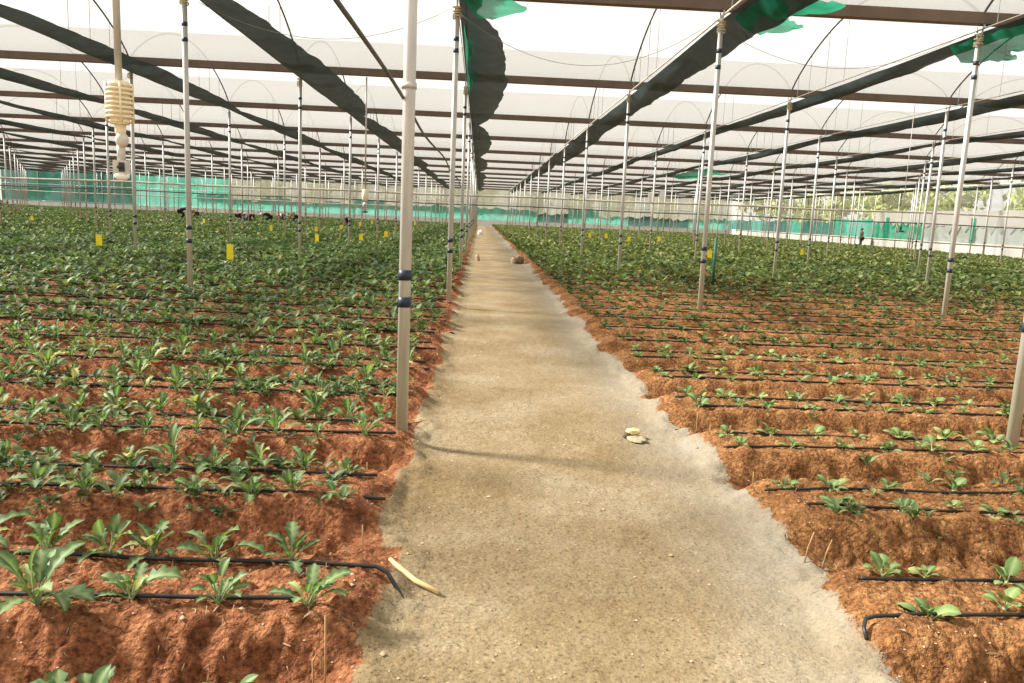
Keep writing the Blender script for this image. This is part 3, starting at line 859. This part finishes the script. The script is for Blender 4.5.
# ------------------------------------------------------------------ hanging sensors
def sensor(x, y, z0, label, full=True, disc=False):
    """z0 = height of the lowest point"""
    e = empty('hanging_sensor', (x, y, z0)); tag(e, label, 'sensor')
    e.scale = (.92,)*3
    H = (GUT-.1-z0)/.92
    top = .63
    MB().tube([(0, 0, top), (0, 0, H)], .022, 10).build('hanger_pipe', M['steel'], e)
    if full:
        sh = MB()
        for k in range(9):
            z = .37+.029*k; r = .083 if 0 < k < 8 else .070
            sh.lathe([(.02, z), (r, z), (r+.002, z+.007), (r, z+.015), (.02, z+.017)], n=24)
        sh.lathe([(.06, .36), (.06, .63)], n=16); sh.lathe([(.0, .632), (.05, .632), (.068, .622), (.07, .60)], n=20)
        for a in (0, PI/2, PI, 3*PI/2): sh.tube([(.078*math.cos(a-1.1), .078*math.sin(a-1.1), .37), (.078*math.cos(a-1.1), .078*math.sin(a-1.1), .62)], .009, 6)
        sh.build('radiation_shield', M['shield'], e)
        MB().lathe([(.02, .38), (.034, .36), (.034, .31), (.026, .29)], n=14).build('collar', M['shield'], e)
        MB().lathe([(.0, .31), (.02, .305), (.036, .285), (.042, .26), (.036, .235), (.02, .215), (0, .21)], (.012, -.01, -.0), 16).build('ball', M['sensor_grey'], e)
        MB().tube([(0, 0, .13), (0, 0, .24)], .026, 12).build('neck', M['sensor_grey'], e)
        MB().box((.0, 0, .085), (.085, .07, .09)).build('camera_body', M['sensor_grey'], e, False)
        MB().lathe([(.0, .0), (.02, .0), (.022, .01), (.022, .02)], (.012, -.048, .075), 14).build('lens', M['lens'], e).rotation_euler = (0, 0, 0)
        MB().box((.016, -.037, .085), (.036, .012, .06)).build('lens_window', M['lens'], e, False)
        MB().lathe([(.0, .0), (.03, .004), (.045, .02), (.047, .042), (.03, .05)], n=16).build('bottom_cup', M['board'], e)
    else:
        MB().lathe([(.015, .63), (.085, .62), (.085, .36), (.06, .32), (.015, .31)], n=16).build('radiation_shield', M['shield'], e)
        MB().lathe([(.0, .30), (.06, .26), (.07, .21), (.05, .15), (0, .13)], n=14).build('ball', M['sensor_grey'], e)
        MB().tube([(0, 0, .02), (0, 0, .32)], .015, 8).build('neck', M['steel'], e)
        MB().lathe([(0, .05), (.07, .04), (.085, .02), (.05, .0), (0, 0)], n=14).build('disc', M['lens'], e)
sensor(-2.18, row_y(1), 1.485, 'cream ribbed weather sensor hanging on a pipe at upper left')
sensor(-2.90, row_y(3), 1.29, 'small cream sensor with dark disc hanging left of the big near post', False)
e = empty('hanging_disc', (10.87, row_y(3), 1.36)); tag(e, 'dark round disc hanging on a thin wire before the right wall', 'sensor')
MB().tube([(0, 0, .05), (0, 0, GUT-.1-1.36)], .007, 6).build('hanger_wire', M['steel'], e)
MB().lathe([(0, .07), (.05, .06), (.10, .03), (.10, .01), (0, 0)], n=14).build('disc', M['lens'], e)
MB().tube([(0, 0, .07), (0, 0, .16)], .03, 8).build('socket', M['lens'], e)

# ------------------------------------------------------------------ yellow sticky cards on stakes
cards = [(99, 240, 21.3, .28, 'tall yellow sticky card on a stake, nearest on the left beds'), (230, 252, 18.3, .34, 'narrow yellow card low on a stake in front of a post left of path'),
         (317, 238, 29.8, .25, 'yellow card standing behind the second post line left of path'), (316, 229, 40.8, .22, 'small yellow card behind another card left of the near post'),
         (271, 228, 39.3, .25, 'small yellow card by the stooping workers'), (204, 221, 51, .25, 'tiny yellow card beyond the second row post on the left'),
         (32, 218, 39.8, .22, 'small yellow card at the far left of the crop'), (341, 227, 43, .22, 'small yellow card beside the dark standing worker'),
         (361, 237, 31, .24, 'yellow card just behind the small hanging sensor'), (386, 234, 33, .22, 'narrow yellow card between sensor and near post'),
         (372, 222, 60, .25, 'tiny yellow card far back under the hanging sensor'), (360, 224, 55, .25, 'tiny yellow card far back left of the small sensor'),
         (415, 223, 58, .25, 'tiny yellow card just right of the big near post'), (710, 254, 27.6, .26, 'yellow card beside the green stake on the right beds'),
         (802, 252, 35.3, .26, 'yellow card between the second and third post lines on the right'), (659, 239, 42, .24, 'small yellow card in the right field nearest the path'),
         (606, 236, 44, .24, 'tiny yellow card beyond the first post line on the right'), (590, 235, 46, .22, 'tiny yellow card far back close to the path on the right'),
         (629, 239, 40, .22, 'slim yellow card on a stake beyond the third row on the right')]
def at_y(px, py, Y):
    d = (px-512)/F_PX*rt+(341.5-py)/F_PX*up+fw; t = Y/d.y
    return d.x*t, CAM_H+d.z*t
for i, (px, py, Y, h, lab) in enumerate(cards):
    x, z = at_y(px, py, Y)
    e = empty('sticky_card', (x, Y, -.02), (0, 0, prand.uniform(-.35, .35))); tag(e, lab, 'card', 'yellow sticky cards over the crop')
    MB().box((0, 0, z+.02), (.15, .006, h)).build('card', M['yellow'], e, False)
    MB().tube([(.01, .012, 0), (.01, .012, z+h/2+.06)], .008, 5).build('stake', M['stick'], e)

# boards, stake
for px, py, w, lab in ((650, 198, .16, 'small white board hung on a post beyond the path, left of its twin'), (662, 195, .20, 'larger white board hung beside the smaller one on the right')):
    x, z = at_y(px, py, row_y(5)-.1); e = empty('white_board', (x, row_y(5)-.09, z)); tag(e, lab, 'board')
    MB().box((0, 0, 0), (w, .015, .46)).build('panel', M['board'], e, False); MB().tube([(0, .01, .2), (0, .01, 4.6-z)], .006, 5).build('hanger', M['wire'], e)
gs = MB().tube([(0, 0, 0), (.0, 0, 1.12)], .035, 8); o = gs.build('green_stake', M['greenpaint']); o.location = (5.32, 17.9, -.05); tag(o, 'dark green stake standing just right of the second row post', 'stake')

# ------------------------------------------------------------------ small things on the ground
def rock(name, loc, dims, m, seed, label, cat, group=None, parent=None):
    rg = np.random.RandomState(seed); n, k = 12, 7; V, Fc = [], []
    for i in range(k):
        ph = PI*i/(k-1)
        for q in range(n):
            th = 2*PI*q/n; d = np.array([math.sin(ph)*math.cos(th), math.sin(ph)*math.sin(th), math.cos(ph)])
            d = np.sign(d)*np.abs(d)**.75; V.append(d*np.array(dims)/2*rg.uniform(.86, 1.1))
    for i in range(k-1):
        for q in range(n): Fc.append((i*n+q, i*n+(q+1) % n, (i+1)*n+(q+1) % n, (i+1)*n+q))
    o = mesh_obj(name, V, Fc, m, parent, False)
    o.location = loc; o.rotation_euler = (0, 0, rg.uniform(0, 3))
    if label: tag(o, label, cat, group)
    return o
zp = ground_z(1.12, 5.32)
rock('flat_stone', (1.13, 5.30, zp+.008), (.19, .13, .035), simple('dusty_stone', (.30, .25, .17), .9), 4, 'flat pale stone bedded in the path under a yellow stone', 'stone')
rock('stone', (1.12, 5.36, zp+.045), (.11, .075, .042), simple('yellow_stone', (.62, .50, .24), .8), 5, 'yellowish stone lying on the flat stone at the right path edge', 'stone')
rock('stone', (1.07, 5.36, zp+.02), (.07, .06, .05), M['dstone'], 6, 'small dark stone tucked beside the yellowish stone', 'stone')
rock('stone', (1.30, 25.2, ground_z(1.3, 25.2)+.10), (.26, .24, .30), M['dstone'], 8, 'dark block of stone standing at the right path edge far ahead', 'stone')
rock('stone', (1.10, 25.2, ground_z(1.1, 25.2)+.08), (.18, .2, .26), simple('tan_stone', (.40, .30, .19), .9), 9, 'pale stone leaning beside the dark block at the path edge', 'stone')
rock('stone', (-.05, 26.0, ground_z(-.05, 26)+.08), (.14, .16, .26), simple('pinkish_stone', (.42, .28, .20), .9), 10, 'pinkish upright stone at the left path edge among the posts', 'stone')
rock('white_bag', (.02, 60.7, -.02), (.42, .4, .42), M['board'], 11, 'white bag lying on the far left edge of the path', 'bag')
st = MB().tube([(-.33, 3.19, ground_z(-.33, 3.19)+.035), (-.28, 3.12, PATH_Z+.045), (-.21, 3.04, PATH_Z+.03), (-.115, 2.965, PATH_Z+.022)], [.008, .011, .011, .010], 9).build('hose_offcut', M['pale_stick'])
tag(st, 'short curved pale tan hose piece lying at the left path edge', 'hose')
pegs = [((325, 683), (-.44, 2.33), .26, 0, 'tallest thin tan peg in the bottom left bed end'), ((318, 683), (-.465, 2.30), .17, 1, 'shorter bent tan peg beside the tallest peg at bottom left'),
        (0, (-.47, 3.34), .17, 0, 'upright thin tan peg in the left bed end above the curled hose'), (0, (-.545, 3.34), .12, 0, 'short tan peg left of the peg above the curled hose'),
        (0, (1.49, 3.30), .17, 2, 'slanted tan peg in second right bed end, nearer the path'), (0, (1.575, 3.30), .15, 2, 'slanted tan peg in second right bed end, further from path'),
        (0, (1.60, 5.50), .15, 0, 'thin upright tan peg by the fourth right bed, nearer the path'), (0, (1.70, 5.50), .13, 0, 'thin upright tan peg by the fourth right bed, further from path'),
        (0, (1.66, 4.46), .13, 0, 'thin upright tan peg by the third right bed end, nearer the path'), (0, (1.82, 4.46), .12, 0, 'thin upright tan peg by the third right bed end, further from path'),
        (0, (-.60, 4.42), .12, 0, 'thin tan peg in the left bed face below the near post')]
for _, (x, y), h, kind, lab in pegs:
    z = ground_z(x, y)-.03
    if kind == 1: pts = [(x, y, z), (x-.004, y-.004, z+h), (x+.008, y-.004, z+h+.02), (x+.022, y, z+h), (x+.024, y+.002, z+h*.7)]
    elif kind == 2: pts = [(x, y, z), (x+.02, y+.01, z+h*.6), (x+.045, y+.02, z+h), (x+.058, y+.022, z+h-.01)]
    else: pts = [(x, y, z), (x+.004, y, z+h*.5), (x+.002, y+.004, z+h+.03)]
    o = MB().tube(pts, .0035, 6).build('hose_peg', M['stick']); tag(o, lab, 'peg', 'thin tan pegs in the bed ends')
# loose pebbles: uncountable grit
rg = np.random.RandomState(4); VV, FF = [], []
for i in range(1500):
    y = 2.1+8*rg.rand()**1.7; sdp = rg.rand()
    if sdp < .25: x = XA+rg.rand()*(XB-XA)
    elif sdp < .65: x = -.3-rg.rand()*.62*y
    else: x = 1.45+rg.rand()*(.7*y-1.3)
    s = rg.uniform(.003, .007) if rg.rand() < .93 else rg.uniform(.007, .014)
    z = ground_z(x, y)
    b = len(VV); c = np.array([x, y, z+s*.3])
    for d in ((1, 0, 0), (-1, 0, 0), (0, 1, 0), (0, -1, 0), (0, 0, .7), (0, 0, -.7)): VV.append(c+np.array(d)*s*rg.uniform(.7, 1.2))
    FF += [(b, b+2, b+4), (b+2, b+1, b+4), (b+1, b+3, b+4), (b+3, b, b+4)]
o = fast_mesh('pebbles', np.array(VV), np.array(FF), simple('pebble', (.40, .28, .18), .9, 0, .5, 9), None, False)
tag(o, 'loose crumbs and pale pebbles strewn over path and beds', 'pebbles', kind='stuff')

# dry straw, fallen leaf scraps: uncountable litter
rg = np.random.RandomState(14); VV, FF, TT = [], [], []
for i in range(1900):
    y = 2.1+12*rg.rand()**1.4
    if rg.rand() < .72: x = -.35-rg.rand()*.64*y
    else: x = 1.5+rg.rand()*(.72*y-1.2)
    L = rg.uniform(.015, .06); w = rg.uniform(.0012, .003) if rg.rand() < .9 else rg.uniform(.004, .009); a = rg.uniform(0, 2*PI)
    z = ground_z(x, y)+.004; b = len(VV); lift = rg.uniform(0, .025); d = np.array([math.cos(a), math.sin(a), 0]); n = np.array([-d[1], d[0], .3]); cv = rg.uniform(-.3, .3)
    for t in (0, .5, 1):
        p = np.array([x, y, z])+d*L*(t-.5)+np.array([-d[1], d[0], 0])*cv*L*4*t*(1-t)+np.array([0, 0, lift*(4*t*(1-t))+.3*lift*t])
        ww = w*(1 if t == .5 else .5); VV += [p-n*ww, p+n*ww]
    FF += [(b, b+2, b+3, b+1), (b+2, b+4, b+5, b+3)]
o = fast_mesh('litter', np.array(VV), np.array(FF), simple('straw', (.21, .14, .07), .85, 0, .6, 6), None, False)
tag(o, 'dry straw and withered leaf scraps strewn over the planting beds', 'litter', kind='stuff')

# ------------------------------------------------------------------ workers
def skin_mesh(name, pts, edges, radii, m, parent, root=0, sub=1):
    me = bpy.data.meshes.new(name); me.from_pydata(pts, edges, []); me.update()
    o = bpy.data.objects.new(name, me); link(o, parent); me.materials.append(m)
    md = o.modifiers.new('skin', 'SKIN'); md.use_smooth_shade = True
    for i, v in enumerate(me.skin_vertices[0].data):
        r = radii[i]; v.radius = (r, r) if not isinstance(r, tuple) else r; v.use_root = i == root
    s = o.modifiers.new('sub', 'SUBSURF'); s.levels = sub; s.render_levels = sub
    return o
def person(x, y, rz, pose, shirt, trousers, label, hat=None):
    e = empty('person', (x, y, ground_z(x, y)), (0, 0, rz)); tag(e, label, 'person', 'workers in the field')
    if pose == 'stand':
        hip, chest, neck, head = (0, 0, .92), (0, -.02, 1.28), (0, -.02, 1.46), (0, -.05, 1.62)
        sh = [(s*.19, -.02, 1.40) for s in (-1, 1)]; el = [(s*.25, 0, 1.12) for s in (-1, 1)]; ha = [(s*.22, -.12, .88) for s in (-1, 1)]
        kn = [(-.10, -.02, .48), (.11, -.06, .48)]; an = [(-.10, .02, .06), (.12, 0, .06)]; toe = [(-.11, -.14, .03), (.13, -.16, .03)]
    else:
        hip, chest, neck, head = (0, .16, .68), (0, -.18, .86), (0, -.38, .84), (0, -.54, .78)
        sh = [(s*.18, -.32, .88) for s in (-1, 1)]; el = [(s*.22, -.42, .60) for s in (-1, 1)]; ha = [(s*.12, -.54, .33) for s in (-1, 1)]
        kn = [(s*.13, -.16, .40) for s in (-1, 1)]; an = [(s*.12, .08, .06) for s in (-1, 1)]; toe = [(s*.13, -.10, .03) for s in (-1, 1)]
    hj = [(s*.10+hip[0], hip[1], hip[2]-.05) for s in (-1, 1)]
    pts = [hip, chest, neck, head]; rad = [.14, .155, .06, .105]; ed = [(0, 1), (1, 2), (2, 3)]
    for k in (0, 1):
        b = len(pts); pts += [sh[k], el[k], ha[k]]; rad += [.065, .045, .035]; ed += [(1, b), (b, b+1), (b+1, b+2)]
        b = len(pts); pts += [hj[k], kn[k], an[k], toe[k]]; rad += [.095, .065, .045, .04]; ed += [(0, b), (b, b+1), (b+1, b+2), (b+2, b+3)]
    skin_mesh('body', pts, ed, rad, M['skin'], e)
    sp = [hip, chest, tuple(np.array(chest)*.35+np.array(neck)*.65)]; sr = [.165, .175, .085]; se = [(0, 1), (1, 2)]
    for k in (0, 1):
        b = len(sp); sp += [sh[k], el[k]]; sr += [.085, .062]; se += [(1, b), (b, b+1)]
    skin_mesh('shirt', sp, se, sr, CLOTH[shirt], e)
    tp = [hip]; trd = [.17]; te = []
    for k in (0, 1):
        b = len(tp); tp += [hj[k], kn[k], an[k]]; trd += [.115, .085, .065]; te += [(0, b), (b, b+1), (b+1, b+2)]
    skin_mesh('trousers', tp, te, trd, CLOTH[trousers], e)
    hx = np.array(head)
    MB().lathe([(.0, .10), (.06, .095), (.105, .05), (.115, .0), (.10, -.05)], tuple(hx+np.array([0, .02, .03])), 12).build('hair' if not hat else 'headscarf', M['hair'] if not hat else CLOTH[hat], e)
    f = MB()
    dn = np.array([0, -1, 0]) if pose == 'stand' else np.array([0, -.6, -.8])
    upv = np.array([0, 0, 1]) if pose == 'stand' else np.array([0, -.8, .6])
    p = hx+dn*.10; f.lathe([(0, .012), (.016, 0), (0, -.012)], tuple(p), 6)
    f.build('nose', M['skin'], e)
    ey = MB()
    for s in (-1, 1): ey.lathe([(0, .012), (.012, 0), (0, -.012)], tuple(hx+dn*.092+upv*.03+np.array([s*.036, 0, 0])), 6)
    ey.build('eyes', M['hair'], e)
workers = [(-21.1, 71.7, 1.2, 'bend', 'plum', 'black', 'worker in a dark plum top bending over the crop, left of the navy one', 'white'),
           (-17.6, 62.0, 2.6, 'bend', 'navy', 'navy', 'stooping worker in navy, between the plum and black tops', None),
           (-16.6, 64.0, -1.3, 'bend', 'black', 'black', 'worker in black with pale scarf stooping right of the navy one', 'white'),
           (-18.0, 74.0, .6, 'bend', 'white', 'black', 'stooping worker in white, right of the worker in black', None),
           (-16.0, 70.5, -1.5, 'bend', 'tan', 'navy', 'worker in a tan top and navy trousers bending just left of a post', None),
           (-24.0, 66.0, 1.7, 'bend', 'navy', 'black', 'navy-clad worker bending behind the tall second row post on the left', 'maroon'),
           (-25.3, 72.8, -1.2, 'bend', 'tan', 'brown', 'worker in tan and brown stooping just right of that tall post', None),
           (-10.6, 65.2, .2, 'bend', 'black', 'navy', 'dark clad worker alone between the workers and the near post', None),
           (33.5-.9, 67.5, -1.6, 'stand', 'brown', 'black', 'dark clad person standing upright by the white right wall sheet', None)]
for (x, y, rz, pose, s1, s2, lab, hat) in workers: person(x, y, rz, pose, s1, s2, lab, hat)
print('objects', len(bpy.data.objects), 'tris', sum(len(p.data.loops)-2*len(p.data.polygons) for p in {o.data.name: o for o in bpy.data.objects if o.type == 'MESH'}.values()))
